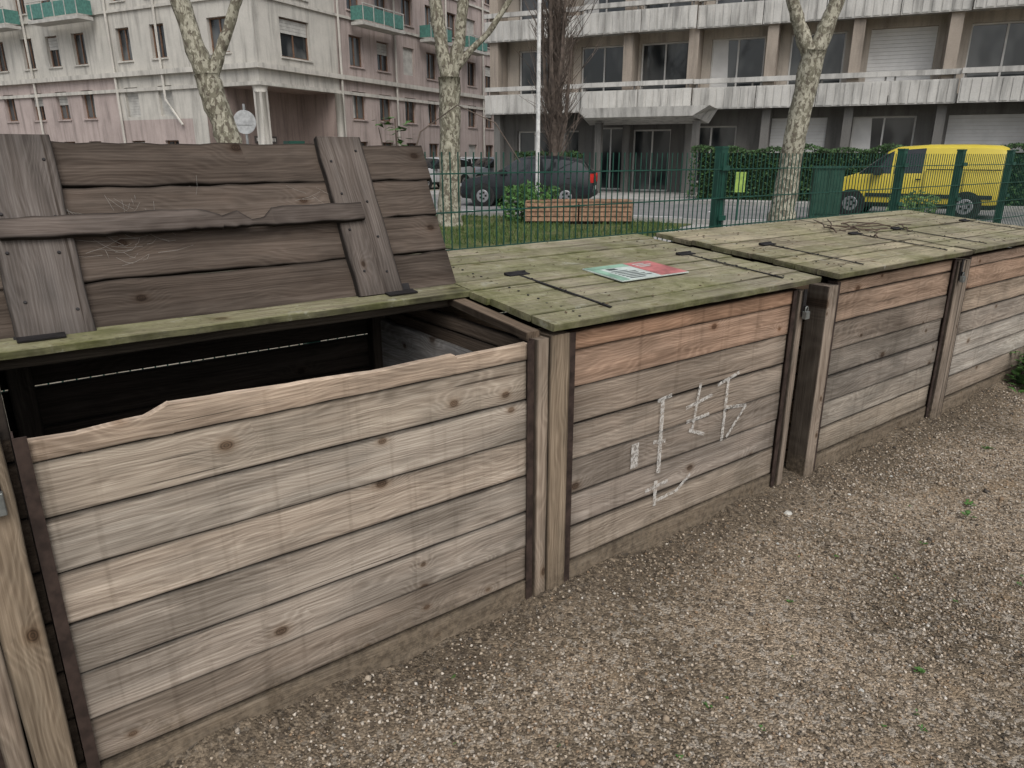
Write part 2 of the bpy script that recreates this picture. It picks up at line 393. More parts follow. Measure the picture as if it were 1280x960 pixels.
mch=NT('chalk',0.95,0.1); nz=mch.noise(mch.pos(),70,4,0.7)
tr=mch.add('ShaderNodeBsdfTransparent'); mixs=mch.add('ShaderNodeMixShader',{0:mch.rng(nz,0.38,0.60,0.15,0.72)})
mch.nt.links.new(tr.outputs[0],mixs.inputs[1]); mch.nt.links.new(mch.b.outputs[0],mixs.inputs[2]); mch.nt.links.new(mixs.outputs[0],mch.out.inputs[0]); mch.color((0.62,0.60,0.56))
ch=MB()
def stroke(a,b,w=.015):
    a=Vector((a[0],0,a[1]));b=Vector((b[0],0,b[1])); d=(b-a).normalized(); nn=Vector((-d.z,0,d.x))*w*.5
    q=[]
    for p in (a-nn,b-nn,b+nn,a+nn):
        r=RW(p.x,1.697); q.append((r.x,r.y,p.z))
    ch.quad(*q)
stroke((2.0,.67),(2.0,.36),.022); stroke((1.97,.665),(2.05,.675),.016); stroke((1.96,.50),(2.03,.49)); 
stroke((2.14,.60),(2.30,.625)); stroke((2.22,.69),(2.19,.50)); stroke((2.15,.54),(2.29,.545)); stroke((2.17,.50),(2.27,.46)); stroke((2.40,.68),(2.39,.40),.018); stroke((2.33,.66),(2.47,.69)); stroke((2.39,.55),(2.54,.53)); stroke((2.54,.53),(2.42,.41)); stroke((1.86,.52),(1.86,.42),.04)
stroke((1.99,.33),(1.99,.22),.02); stroke((2.0,.24),(2.12,.25)); stroke((2.12,.25),(2.20,.30)); stroke((1.93,.30),(2.06,.31))
ch.obj('chalk_marks',mch.mat)

# ------------------------------------------------------------ ground
g=NT('gravel_ground',0.95,0.15); p=g.pos()
base=g.mix(g.rng(g.noise(p,1.6,5,0.6),0.35,0.65),(0.145,0.115,0.08),(0.27,0.215,0.155))
v1=g.add('ShaderNodeTexVoronoi',{'Vector':p,'Scale':120.0}); v2=g.add('ShaderNodeTexVoronoi',{'Vector':p,'Scale':70.0})
c1=g.add('ShaderNodeSeparateColor',{0:v1.outputs['Color']}).outputs[0]; c2=g.add('ShaderNodeSeparateColor',{0:v2.outputs['Color']}).outputs[1]
f=g.rng(c1,0,1,0.42,1.55,False); base=g.mix(1.0,base,g.grey(f),'MULTIPLY')
base=g.mix(g.rng(c2,0.76,0.84,0,0.6),base,(0.38,0.34,0.285))
base=g.mix(g.rng(c2,0.14,0.08,0,0.6),base,(0.06,0.05,0.038))
n31=g.noise(p,3.1,6,0.65)
base=g.mix(g.rng(n31,0.56,0.70,0,0.5),base,(0.26,0.185,0.11))
base=g.mix(g.rng(n31,0.42,0.30,0,0.5),base,(0.09,0.072,0.05))
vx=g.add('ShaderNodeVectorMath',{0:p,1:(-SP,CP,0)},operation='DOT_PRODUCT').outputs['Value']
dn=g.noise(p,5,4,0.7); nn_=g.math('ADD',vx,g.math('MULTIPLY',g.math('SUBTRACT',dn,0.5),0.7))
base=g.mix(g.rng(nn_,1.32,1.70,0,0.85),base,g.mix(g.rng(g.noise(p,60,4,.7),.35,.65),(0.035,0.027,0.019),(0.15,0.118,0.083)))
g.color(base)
g.bump(g.math('ADD',g.math('SUBTRACT',0.6,v1.outputs['Distance']),g.math('MULTIPLY',g.noise(p,30,3,0.7),1.2)),1.0,0.008)
GRAV=g.mat
def gh(s,n):
    z=0.008*math.sin(s*2.3+n)*math.cos(n*3.1)+0.006*math.sin(s*7.1)*math.sin(n*6.3+1)
    z+=0.05*max(0,min(1,(n-1.42)/.3))**2*(0.8+.4*math.sin(s*5)+.25*math.sin(s*17+n*9))
    return z+.012
m=MB(); S0,S1,N0,N1=-2.5,9.0,-1.2,2.0; ax=int((S1-S0)/.03); ay=int((N1-N0)/.03)
for i in range(ax+1):
    for j in range(ay+1):
        s=S0+(S1-S0)*i/ax; n=N0+(N1-N0)*j/ay; p_=RW(s,n)
        e=min(1,(s-S0)/.4,(S1-s)/.4,(n-N0)/.4); m.v.append((p_.x,p_.y,(gh(s,n)+random.uniform(-.0022,.0022)*(2 if n>1.5 else 1))*e+.003))
for i in range(ax):
    for j in range(ay):
        a=i*(ay+1)+j; m.f.append((a,a+ay+1,a+ay+2,a+1)); m.mi.append(0)
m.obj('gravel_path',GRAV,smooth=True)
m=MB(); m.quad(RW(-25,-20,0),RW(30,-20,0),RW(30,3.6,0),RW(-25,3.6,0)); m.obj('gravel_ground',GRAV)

N=105000
oct_v=np.array([[1,0,0],[-1,0,0],[0,1,0],[0,-1,0],[0,0,1],[0,0,-1]],float)
oct_f=np.array([[0,2,4],[2,1,4],[1,3,4],[3,0,4],[2,0,5],[1,2,5],[3,1,5],[0,3,5]])
u=np.random.rand(N)
ps=-0.1+7.0*u**1.3; pn=0.1+1.58*np.random.rand(N)
far=np.random.rand(N)<0.3
ps[far]=1.0+6.5*np.random.rand(far.sum()); pn[far]=-0.6+2.3*np.random.rand(far.sum())
dens=0.5+0.5*np.sin(ps*3.1+1.3*np.sin(pn*4))*np.cos(pn*3.7+ps)
dens*=np.clip((1.68-pn)/.2,0.15,1)
keep=np.random.rand(N)<(0.2+0.8*dens); ps=ps[keep];pn=pn[keep];N=len(ps)
r=0.0024+0.0056*np.random.rand(N)**2.0; big=np.random.rand(N)<0.005; r[big]*=1.9
zz=np.array([gh(a,b) for a,b in zip(ps,pn)])+.003
cx=ps*CP-pn*SP; cy=ps*SP+pn*CP
V=oct_v[None]*r[:,None,None]*(0.75+0.5*np.random.rand(N,6,1))
V[:,:,2]*=0.7
ang=np.random.rand(N)*6.28; ca,sa=np.cos(ang)[:,None],np.sin(ang)[:,None]
tilt=np.random.rand(N)*1.2; ct,st=np.cos(tilt)[:,None],np.sin(tilt)[:,None]
y1=V[:,:,1]*ct-V[:,:,2]*st; z1=V[:,:,1]*st+V[:,:,2]*ct; x1=V[:,:,0]
V=np.stack([x1*ca-y1*sa+cx[:,None],x1*sa+y1*ca+cy[:,None],z1+(zz+r*.35)[:,None]],axis=2)
Fc=(oct_f[None]+6*np.arange(N)[:,None,None]).reshape(-1,3)
me=bpy.data.meshes.new('gravel'); me.vertices.add(N*6); me.vertices.foreach_set('co',V.astype(np.float32).ravel())
me.loops.add(Fc.size); me.loops.foreach_set('vertex_index',Fc.astype(np.int32).ravel())
me.polygons.add(len(Fc)); me.polygons.foreach_set('loop_start',np.arange(0,Fc.size,3,dtype=np.int32)); 
me.update(calc_edges=True); me.validate()
pal=np.array([[.37,.31,.24],[.27,.215,.155],[.15,.12,.09],[.45,.40,.335],[.24,.17,.11],[.32,.28,.23],[.50,.465,.41],[.075,.065,.055]])
col=pal[np.random.choice(8,N,p=[.20,.22,.19,.12,.12,.09,.015,.045])]*(0.8+.4*np.random.rand(N,1))
cc=np.ones((N,6,4)); cc[:,:,:3]=col[:,None]
a=me.attributes.new('tint','FLOAT_COLOR','POINT'); a.data.foreach_set('color',cc.astype(np.float32).ravel())
pm=NT('pebble',0.85,0.2); pm.color(pm.attr('tint').outputs['Color']); me.materials.append(pm.mat)
o=bpy.data.objects.new('gravel',me); scene.collection.objects.link(o)

st=MB()
def stone(x,y,r,z=.02,mi=0):
    i=len(st.v); n1=[(math.cos(a)*r*random.uniform(.8,1.2),math.sin(a)*r*random.uniform(.6,1),random.uniform(-.1,.1)*r) for a in [k*math.pi/4 for k in range(8)]]
    for q in n1: st.v.append((x+q[0],y+q[1],z+q[2]))
    for q in n1: st.v.append((x+q[0]*.6,y+q[1]*.6,z+r*.55+q[2]))
    for k in range(8): st.f.append((i+k,i+(k+1)%8,i+8+(k+1)%8,i+8+k)); st.mi.append(mi)
    st.f.append(tuple(i+8+k for k in range(8))); st.mi.append(mi)
for x,y,r in ((1.24,2.86,.020),(1.05,1.75,.009),(.80,1.73,.008),(1.6,3.05,.009),(1.45,3.2,.009),(1.9,3.25,.009),(1.1,2.6,.007)): stone(x,y,r)
st.obj('white_stones',simple('pale_stone',(0.45,0.44,0.40),0.8,0,0.2,30))
st=MB()
for k in range(3800):
    s=random.uniform(-.2,6.2); n=1.695-abs(random.gauss(0,.11)); p_=RW(s,n); stone(p_.x,p_.y,random.uniform(.002,.0085),gh(s,n)+.003,random.choice([0,0,1]))
st.obj('soil_crumbs',[simple('crumb',(0.085,0.066,0.047),.95,0,.5,30),simple('crumb_light',(0.20,0.16,0.115),.95,0,.4,30)])

WEED=simple('weed_leaf',(0.06,0.135,0.03),0.6,0,0.4,30)
def leaf(mb,p,d,L,w,up=.4):
    d=Vector(d).normalized(); s=d.cross(Vector((0,0,1))).normalized()*w; p=Vector(p)
    m1=p+d*L*.5+Vector((0,0,L*up*.5)); e=p+d*L+Vector((0,0,L*up*.35))
    mb.tri(p,m1+s,m1-s); mb.tri(m1+s,e,m1-s)
wd=MB()
def rosette(x,y,R,n=8,z=.02):
    for k in range(n):
        a=random.uniform(0,6.28); leaf(wd,(x+random.uniform(-R,R)*.4,y+random.uniform(-R,R)*.4,z),(math.cos(a),math.sin(a),.3),R*random.uniform(.5,1.1),R*.25,random.uniform(.1,.8))
for x,y,R in ((1.272,1.837,.028),(2.04,2.838,.038),(2.1,2.95,.03),(.574,1.686,.014),(.7,1.6,.012),(1.0,2.2,.014),(1.3,2.5,.014),(1.6,2.2,.014),(1.7,2.6,.018),(.9,1.9,.012),(1.15,1.6,.014),(2.6,3.6,.03),(1.9,2.3,.015),(.45,1.5,.012)): rosette(x,y,R,9)
for k in range(40):
    s=random.uniform(.5,7); n=random.uniform(.2,1.6); p_=RW(s,n); rosette(p_.x,p_.y,random.uniform(.005,.014),5)
wd.obj('ground_weeds',WEED)
wd=MB()
for k in range(300):
    p_=RW(5.68+random.gauss(0,.10),1.57+random.gauss(0,.05)); hh_=random.uniform(.02,.25); a=random.uniform(0,6.28)
    leaf(wd,(p_.x,p_.y,hh_),(math.cos(a),math.sin(a),.2),random.uniform(.04,.09),random.uniform(.012,.026),random.uniform(0,.7))
wd.obj('weed_plant',WEED)

# ------------------------------------------------------------ fence
fe=empty('mesh_fence',RW(0,3.33),PHI)
W=MB(); 
a0,a1=-3.0,15.0; k=a0
while k<a1:
    W.box(k-.003,k+.003,-.0025,.0025,.03,1.57); k+=.05
for z in [.06+.2*i for i in range(8)]:
    W.box(a0,a1,-.009,-.0028,z-.0035,z+.0035); W.box(a0,a1,.0028,.009,z-.0035,z+.0035)
W.obj('wires',GREENP,fe)
Pq=MB()
for s in (-2.85,-.4,1.28,4.42,7.10,8.36,9.65,12.1,14.6):
    Pq.box(s-.035,s+.035,.010,.07,0,1.60); Pq.box(s-.038,s+.038,.006,.074,1.60,1.615)
    for z in (.3,.7,1.1,1.45): Pq.box(s-.04,s+.04,-.016,-.0095,z,z+.035)
Pq.obj('posts',GREENP,fe)

# ------------------------------------------------------------ terrain beyond fence
def gmat(name,c1,c2,sc,bump=.01):
    m=NT(name,0.9,0.2); p=m.pos(); m.color(m.mix(m.rng(m.math('ADD',m.math('MULTIPLY',m.noise(p,sc,5,.65),.6),m.math('MULTIPLY',m.noise(p,sc*18,3),.4)),.38,.62),c1,c2)); m.bump(m.noise(p,sc*20,3),.5,bump); return m.mat
GR=gmat('park_soil',(0.15,0.13,0.095),(0.26,0.235,0.19),.6)
ASP=gmat('asphalt',(0.16,0.16,0.16),(0.24,0.235,0.23),.8)
PAV=gmat('pavement',(0.26,0.25,0.235),(0.36,0.35,0.33),1.0)
GRS=gmat('grass_soil',(0.035,0.06,0.015),(0.12,0.12,0.05),1.2,.03)
m=MB(); m.quad((-600,-600,-.012),(600,-600,-.012),(600,900,-.012),(-600,900,-.012)); m.obj('ground',GR)
A=Vector((-.9,33,0)); e=Vector((.915,-.403,0)).normalized(); inn=Vector((-e.y,e.x,0))
BR=math.atan2(e.y,e.x)
def FB(u,off,z=0): return A+e*u-inn*off+Vector((0,0,z))
m=MB(); m.quad(FB(-60,12.0,-.004),FB(70,12.0,-.004),FB(70,4.6,-.004),FB(-60,4.6,-.004)); m.obj('road',ASP)
m=MB(); m.obox(FB(-2,4.6,-.01),e*60,inn*8,Vector((0,0,.12))); m.obj('pavement',PAV)
m=MB(); m.obox(FB(-60,12.18,-.01),e*130,inn*.18,Vector((0,0,.12))); m.obj('kerb',PAV)
m=MB(); m.quad(FB(-60,16.5,-.004),FB(70,16.5,-.004),FB(70,12.19,-.004),FB(-60,12.19,-.004)); m.obj('footpath',PAV)
m=MB(); 
for k in range(-8,14): 
    q=FB(k*5.4,8.2,0); m.quad(q,q+e*.1,q+e*.1+inn*2.0,q+inn*2.0)
for k in range(-15,20):
    q=FB(k*3,10.4,0); m.quad(q,q+e*1.5,q+e*1.5+inn*.12,q+inn*.12)
m.obj('road_markings',simple('road_paint',(0.7,0.7,0.68),0.7))
m=MB(); c=(-.3,16.6)
ring=[]
for k in range(40):
    a=k*2*math.pi/40; rr=1+.12*math.sin(a*3)+.06*math.sin(a*7)
    ring.append((c[0]+4.2*rr*math.cos(a),c[1]+3.6*rr*math.sin(a),.004))
m.v=ring; m.f=[tuple(range(40))]; m.mi=[0]; m.obj('lawn',GRS)
GB=simple('grass_blade',(0.075,0.115,0.03),0.7,0,0.5,5)
m=MB()
for k in range(9000):
    a=random.uniform(0,6.28); rr=math.sqrt(random.random())*.97; x=c[0]+4.2*rr*math.cos(a); y=c[1]+3.6*rr*math.sin(a)
    if math.sin(x*2.1+y)*math.cos(y*1.7)<-.35 and random.random()<.8: continue
    hgt=random.uniform(.04,.14); b=random.uniform(0,6.28); m.tri((x+.012*math.cos(b),y+.012*math.sin(b),0),(x-.012*math.cos(b),y-.012*math.sin(b),0),(x+random.uniform(-.05,.05),y+random.uniform(-.05,.05),hgt))
m.obj('grass',GB)

# ------------------------------------------------------------ facade helper
GLASS=NT('window_glass',0.05,0.7); 
_n=GLASS.noise(GLASS.vscale(GLASS.pos(),(.9,.9,.5)),1.0,2); GLASS.color(GLASS.mix(GLASS.rng(_n,.4,.6),(0.02,0.024,0.027),(0.10,0.105,0.105))); GLASS=GLASS.mat
FRW=simple('white_frame',(0.62,0.61,0.58),0.5,0,.1,3); SHUT=simple('white_shutter',(0.66,0.655,0.635),0.6,0,.08,2)
CURT=simple('curtain',(0.42,0.41,0.38),0.9,0,.2,3); WOODF=simple('brown_frame',(0.17,0.10,0.065),0.6)
def fmat(name,c,stain=.35):
    m=NT(name,0.9,0.15); p=m.pos(); n=m.noise(p,.8,4,.6); v=m.noise(m.vscale(p,(3.5,3.5,.35)),1,4,.65); fine=m.noise(p,25,2)
    f=m.math('MULTIPLY',m.rng(n,.3,.7,1-.3*stain,1.05),m.rng(v,.42,.75,1.04,1-stain)); f=m.math('MULTIPLY',f,m.rng(fine,.2,.8,.92,1.06))
    m.color(m.mix(1.0,c,m.grey(f),'MULTIPLY')); return m.mat
PINK=fmat('pink_render',(0.40,0.335,0.31)); BEI=fmat('beige_render',(0.49,0.47,0.425)); CONC=fmat('balcony_concrete',(0.50,0.49,0.46),.5)
TAN=fmat('tan_wall',(0.46,0.41,0.35)); DGR=fmat('dark_wall',(0.16,0.155,0.145)); TEAL=simple('teal_railing',(0.08,0.20,0.17),.5)
PIER=fmat('pier_concrete',(0.32,0.275,0.23)); RECW=fmat('recess_wall',(0.30,0.24,0.215))
def facade(wall,glass,frame,shut,O,ex,outw,length,z0,z1,ops,depth=.22,sill=True):
    O=Vector(O);ex=Vector(ex);outw=Vector(outw)
    P=lambda a,z,d=0: O+ex*a+Vector((0,0,z))-outw*d
    xs=sorted(set([0,length]+[v for o in ops for v in (o[0],o[1])])); zs=sorted(set([z0,z1]+[v for o in ops for v in (o[2],o[3])]))
    for i in range(len(xs)-1):
        for j in range(len(zs)-1):
            cx_,cz_=(xs[i]+xs[i+1])/2,(zs[j]+zs[j+1])/2
            if any(o[0]<cx_<o[1] and o[2]<cz_<o[3] for o in ops): continue
            wall.quad(P(xs[i],zs[j]),P(xs[i+1],zs[j]),P(xs[i+1],zs[j+1]),P(xs[i],zs[j+1]))
    for o in ops:
        a,b,c,d,kind=o[:5]
        if kind=='void': continue
        wall.quad(P(a,c),P(a,c,depth),P(a,d,depth),P(a,d)); wall.quad(P(b,c),P(b,c,depth),P(b,d,depth),P(b,d))
        wall.quad(P(a,c),P(b,c),P(b,c,depth),P(a,c,depth)); wall.quad(P(a,d),P(b,d),P(b,d,depth),P(a,d,depth))
        if kind=='shut':
            n=max(4,int((d-c)/.12))
            for k in range(n): shut.obox(P(a,c+(d-c)*k/n,depth*.6),ex*(b-a),-outw*.03,Vector((0,0,(d-c)/n-.006)))
            continue
        glass.quad(P(a,c,depth),P(b,c,depth),P(b,d,depth),P(a,d,depth))
        t=.06
        F=lambda a0,a1,c0,c1: frame.obox(P(a0,c0,depth-.003),ex*(a1-a0),outw*.05,Vector((0,0,c1-c0)))
        F(a,b,c,c+t);F(a,b,d-t,d);F(a,a+t,c+t,d-t);F(b-t,b,c+t,d-t)
        nm=max(1,round((b-a)/1.0))
        for k in range(1,nm+1 if nm>1 else 1):
            if k<nm: F(a+(b-a)*k/nm-t/2,a+(b-a)*k/nm+t/2,c+t,d-t)
        if nm==1: F((a+b)/2-.03,(a+b)/2+.03,c+t,d-t)
        if kind=='half': 
            for k in range(4): shut.obox(P(a+t,d-.15*(k+1)-t,depth-.07),ex*(b-a-2*t),outw*.02,Vector((0,0,.14)))
        if kind=='curt':
            shut.quad(P(a+t,c+t,depth-.02),P(a+(b-a)*.35,c+t,depth-.02),P(a+(b-a)*.3,d-t,depth-.02),P(a+t,d-t,depth-.02))
        if sill: wall.obox(P(a-.08,c-.08,-.07),ex*(b-a+.16),-outw*(.07+.05),Vector((0,0,.07)))

# ------------------------------------------------------------ right building
rb=empty('apartment_building',A,BR)
wall=MB();gl=MB();fr=MB();sh=MB();cn=MB();pier=MB();dk=MB()
LEN=34.0; WD=1.15
slabs=[3.38,6.23,9.08,11.93,14.78]
wu=[(.8,2.7),(3.65,5.6),(6.2,8.15),(9.0,11.0),(11.9,13.8),(14.6,16.7),(17.7,19.9),(21,23),(24,26),(27.2,29.2),(30.3,32.3)]
kinds=[['win','win','win','curt','win','shut','win','win','half','win','win'],['win','curt','win','win','half','curt','shut','win','win','win','shut'],['win','half','win','win','win','win','win','curt','win','shut','win'],['shut']+['win']*10]
ops=[]
for f in range(4):
    for k,(a,b) in enumerate(wu): ops.append((a,b,slabs[f]+.25,slabs[f]+2.5,kinds[f][k]))
facade(wall,gl,fr,sh,(0,WD,0),(1,0,0),(0,-1,0),LEN,3.38,14.78,ops,sill=False)
gops=[(.7,2.3,.9,2.6,'win'),(2.5,3.6,.9,2.6,'win'),(4.4,5.6,.15,2.7,'win'),(6.0,7.6,.12,2.6,'win'),(8.2,10.2,.5,2.7,'win'),(11.5,13.5,1.2,2.95,'shut'),(14.4,16.5,1.2,2.95,'curt'),(17.5,20.2,1.2,2.95,'shut'),(21.2,23.1,1.2,2.9,'win'),(25,27,1.2,2.9,'shut')]
dwall=MB(); facade(dwall,gl,fr,sh,(0,WD+.1,0),(1,0,0),(0,-1,0),LEN,0,3.38,gops)
dwall.obj('ground_floor_wall',DGR,rb)
wall.quad((0,WD,0),(0,14,0),(0,14,14.78),(0,WD,14.78)); wall.quad((LEN,WD,0),(LEN,14,0),(LEN,14,14.78),(LEN,WD,14.78)); wall.quad((0,WD,14.78),(LEN,WD,14.78),(LEN,14,14.78),(0,14,14.78)); wall.quad((0,14,0),(LEN,14,0),(LEN,14,14.78),(0,14,14.78))
wall.obj('walls',TAN,rb)
for z in slabs:
    cn.box(-.3,LEN,.12,WD+.09,z,z+.2)
    jj=0; x=-.3
    while x<LEN-.1:
        wseg=2.35 if jj%2==0 else 2.1
        y0=0.0 if (jj//2)%3!=1 else -.18
        cn.box(x,min(LEN,x+wseg-.03),y0,y0+.11,z-.12,z+.66)
        nr=int(wseg/.29)
        for k in range(nr): cn.box(x+.05+k*.29,x+.05+k*.29+.22,y0-.022,y0-.001,z-.08,z+.62)
        cn.box(x,min(LEN,x+wseg-.005),y0-.015,y0+.13,z+.80,z+.97)
        dk.box(x+.1,x+.16,y0+.03,y0+.08,z+.662,z+.80); dk.box(x+wseg-.2,x+wseg-.14,y0+.03,y0+.08,z+.662,z+.80)
        x+=wseg; jj+=1
cn.obj('balconies',CONC,rb)
for k,x in enumerate([.05,3.1,5.9,8.45,11.3,14.15,17.1,20.3,23.4,26.5,29.6,33]):
    pier.box(x-.16,x+.22,.14,WD-.002,3.582,14.75)
    dk.box(x-.1,x+.2,.35,.8,0,3.37)
pier.obj('piers',PIER,rb); dk.obj('columns',DGR,rb)
gl.obj('windows',GLASS,rb); fr.obj('window_frames',FRW,rb); sh.obj('shutters',SHUT,rb)
cp=MB(); 
cp.v=[(4.9,-1.9,3.0),(9.0,-1.9,3.0),(9.3,.1,2.80),(4.5,.1,2.80),(4.5,-1.95,3.34),(9.6,-1.95,3.34),(9.6,.0,3.30),(4.4,.0,3.30)]
cp.v=[(a,b if b<0 else -.02,c-.05) for a,b,c in cp.v]
cp.f=[(0,1,2,3),(4,5,6,7),(0,1,5,4),(1,2,6,5),(2,3,7,6),(3,0,4,7)]; cp.mi=[0]*6
cp.obj('entrance_canopy',CONC,rb)
bx=MB()
for x in (5.1,8.9): bx.box(x,x+.25,-1.2,-.9,.11,2.80)
bx.obj('canopy_supports',DGR,rb)

# ------------------------------------------------------------ left building
C=Vector((-11.5,35,0)); d=Vector((.447,.894,0)).normalized(); LRz=math.atan2(d.y,d.x)
lbp=empty('corner_apartment_building',C,LRz)
wallP=MB();gl=MB();fr=MB();sh=MB();wallB=MB();led=MB();tl=MB()
ex=(1,0,0); ey=(0,1,0)
rows=[(1.0,2.3),(3.45,4.85),(6.1,7.6),(8.8,10.2),(11.5,12.8)]
kk=['win','win','curt','win','half','win','shut','win']
opsB=[(0.45,5.2,0,4.62,'void')]; 
for r,(a,b) in enumerate(rows):
    if r<2: continue
    opsB.append((1.6,3.6,a-.1,b+.1,['win','curt','half'][r%3]))
facade(wallB,gl,fr,sh,(0,0,0),ex,(0,-1,0),5.6,0,13.6,opsB)
opsR=[]
for r,(a,b) in enumerate(rows):
    for x in (1.0,3.4,5.9,8.4,10.9,13.4,15.9,18.0):
        opsR.append((x,x+1.15,a,b,random.choice(kk)))
facade(wallP,gl,fr,sh,(5.6,0,0),ex,(0,-1,0),20.0,0,13.6,opsR)
opsB=[(0.45,3.6,0,4.62,'void')]
for r,(a,b) in enumerate(rows):
    if r<2: continue
    opsB.append((1.6,2.9,a,b,['win','half','curt'][r%3]))
facade(wallB,gl,fr,sh,(0,0,0),ey,(-1,0,0),4.6,0,13.6,opsB)
opsL=[]
for r,(a,b) in enumerate(rows):
    for x in (1.2,3.7,7.2,9.4,11.6,14.2,16.8,19.4,22,25,28):
        opsL.append((x,x+1.0,a,b,random.choice(kk)))
facade(wallB,gl,fr,sh,(0,4.6,0),ey,(-1,0,0),5.2,3.3,13.6,[o for o in opsL if o[1]<5.2 and o[2]>3.3])
facade(wallP,gl,fr,sh,(0,4.6,0),ey,(-1,0,0),5.2,0,3.3,[o for o in opsL if o[1]<5.2 and o[3]<3.3])
facade(wallB,gl,fr,sh,(0,9.8,0),ey,(-1,0,0),30,5.4,13.6,[(o[0]-5.2,o[1]-5.2)+tuple(o[2:]) for o in opsL if o[0]>5.2 and o[2]>5.4])
facade(wallP,gl,fr,sh,(0,9.8,0),ey,(-1,0,0),30,0,5.4,[(o[0]-5.2,o[1]-5.2)+tuple(o[2:]) for o in opsL if o[0]>5.2 and o[3]<5.4])
rc=MB(); rc.quad((.0,2.3,0),(6,2.3,0),(6,2.3,4.64),(0,2.3,4.64))
rc.quad((2.9,2.31,0),(2.9,6,0),(2.9,6,4.64),(2.9,2.31,4.64)); rc.quad((.02,.02,4.63),(6,.02,4.63),(6,5,4.63),(.02,5,4.63)); rc.quad((5.2,.01,0),(5.2,2.3,0),(5.2,2.3,4.63),(5.2,.01,4.63)); rc.quad((.01,3.6,0),(2.3,3.6,0),(2.3,3.6,4.63),(.01,3.6,4.63)); rc.obj('portico_recess',RECW,lbp)
sg=MB(); sg.box(1.6,3.1,2.25,2.28,2.15,2.5); sg.obj('name_plate',simple('plate',(0.1,0.09,0.085)),lbp)
sg=MB()
for k in range(9): sg.box(1.7+k*.15,1.79+k*.15,2.235,2.249,2.25,2.41)
sg.obj('name_letters',FRW,lbp)
for z,h_ in ((5.35,.22),(4.64,.16),(8.3,.12),(11,.12),(13.6,.35)):
    pr=.22 if z in (5.35,13.6) else .1
    led.box(-pr,25.6,-pr,-.001,z,z+h_); led.box(-pr,-.001,0,40,z,z+h_)
led.box(-.3,.25,-.3,.25,0,.5); 
led.obj('ledges',BEI,lbp)
clm=MB(); clm.tube([(.2,.2,0),(.2,.2,4.64)],[.24,.24],16); clm.tube([(.2,.2,4.35),(.2,.2,4.63)],[.26,.38],16); clm.tube([(5.3,-.15,0),(5.3,-.15,4.6)],[.2,.2],12); clm.obj('columns',BEI,lbp,True)
pip=MB()
for x in (5.7,10.6,16.2,21): pip.tube([(x,-.12,0),(x,-.12,13.5)],[.06,.06],6)
for y in (9.7,16.5,25): pip.tube([(-.12,y,0),(-.12,y,13.5)],[.06,.06],6)
pip.tube([(-.12,5.2,3.0),(-.12,6.2,4.2),(-.12,6.2,13.5)],[.06]*3,6)
pip.obj('downpipes',BEI,lbp)
rf=MB(); rf.quad((0,0,13.9),(25.6,0,13.9),(25.6,40,13.9),(0,40,13.9)); rf.quad((25.6,0,0),(25.6,40,0),(25.6,40,13.9),(25.6,0,13.9)); rf.quad((0,39.8,0),(25.6,39.8,0),(25.6,39.8,13.9),(0,39.8,13.9)); rf.obj('roof',BEI,lbp)
for (x0,x1,z) in ((6.6,10.3,8.05),(13.0,15.4,8.05),(17.5,20,8.05),(8,12,10.7)):
    tl.box(x0,x1,-1.0,-.97,z+.2,z+.85); tl.box(x0,x0+.03,-.96,-.23,z+.2,z+.85); tl.box(x1-.03,x1,-.96,-.23,z+.2,z+.85)
    sh.box(x0,x1,-1.05,-.225,z-.04,z+.12); sh.box(x0,x1,-1.02,-.95,z+.93,z+.98)
    k=x0
    while k<x1: sh.box(k,k+.04,-1.03,-1.001,z+.12,z+.93); k+=.9
for (y0,y1,z) in ((10.5,14.5,8.05),(16.5,20,8.05),(22,26,8.05)):
    tl.box(-1.0,-.97,y0,y1,z+.2,z+.85); tl.box(-.96,-.23,y0,y0+.03,z+.2,z+.85); tl.box(-.96,-.23,y1-.03,y1,z+.2,z+.85)
    sh.box(-1.05,-.225,y0,y1,z-.04,z+.12); sh.box(-1.02,-.95,y0,y1,z+.93,z+.98)
    k=y0
    while k<y1: sh.box(-1.03,-1.001,k,k+.04,z+.12,z+.93); k+=.9
tl.obj('balcony_panels',TEAL,lbp)
wallP.obj('pink_walls',PINK,lbp); wallB.obj('beige_walls',BEI,lbp); gl.obj('windows',GLASS,lbp); fr.obj('window_frames',WOODF,lbp); sh.obj('shutters',CURT,lbp)

# ------------------------------------------------------------ trees
bk=NT('plane_tree_bark',0.9,0.15); p=bk.pos()
pn_=bk.noise(bk.vscale(p,(1,1,.6)),9,3,.55,dist=.6); pn2=bk.noise(bk.vscale(p,(1,1,.6)),17,3,.5,dist=.4)
c=bk.mix(bk.rng(pn_,.46,.52),(0.165,0.155,0.115),(0.33,0.315,0.25)); c=bk.mix(bk.rng(pn2,.55,.59),c,(0.105,0.09,0.07)); c=bk.mix(bk.rng(pn2,.40,.36),c,(0.42,0.40,0.32)); c=bk.mix(bk.rng(bk.noise(p,40,3),.3,.7,0,.3),c,(0.2,.185,.14)); bk.color(c); bk.bump(pn2,.6,.02); BARK=bk.mat
def smoothpts(pts,rads,n=5):
    P=[];R=[]
    for i in range(len(pts)-1):
        for k in range(n):
            f=k/n; P.append(Vector(pts[i]).lerp(Vector(pts[i+1]),f)+Vector((random.uniform(-.012,.012),)*3)); R.append((rads[i]*(1-f)+rads[i+1]*f)*random.uniform(.94,1.07))
    P.append(Vector(pts[-1]));R.append(rads[-1]); return P,R
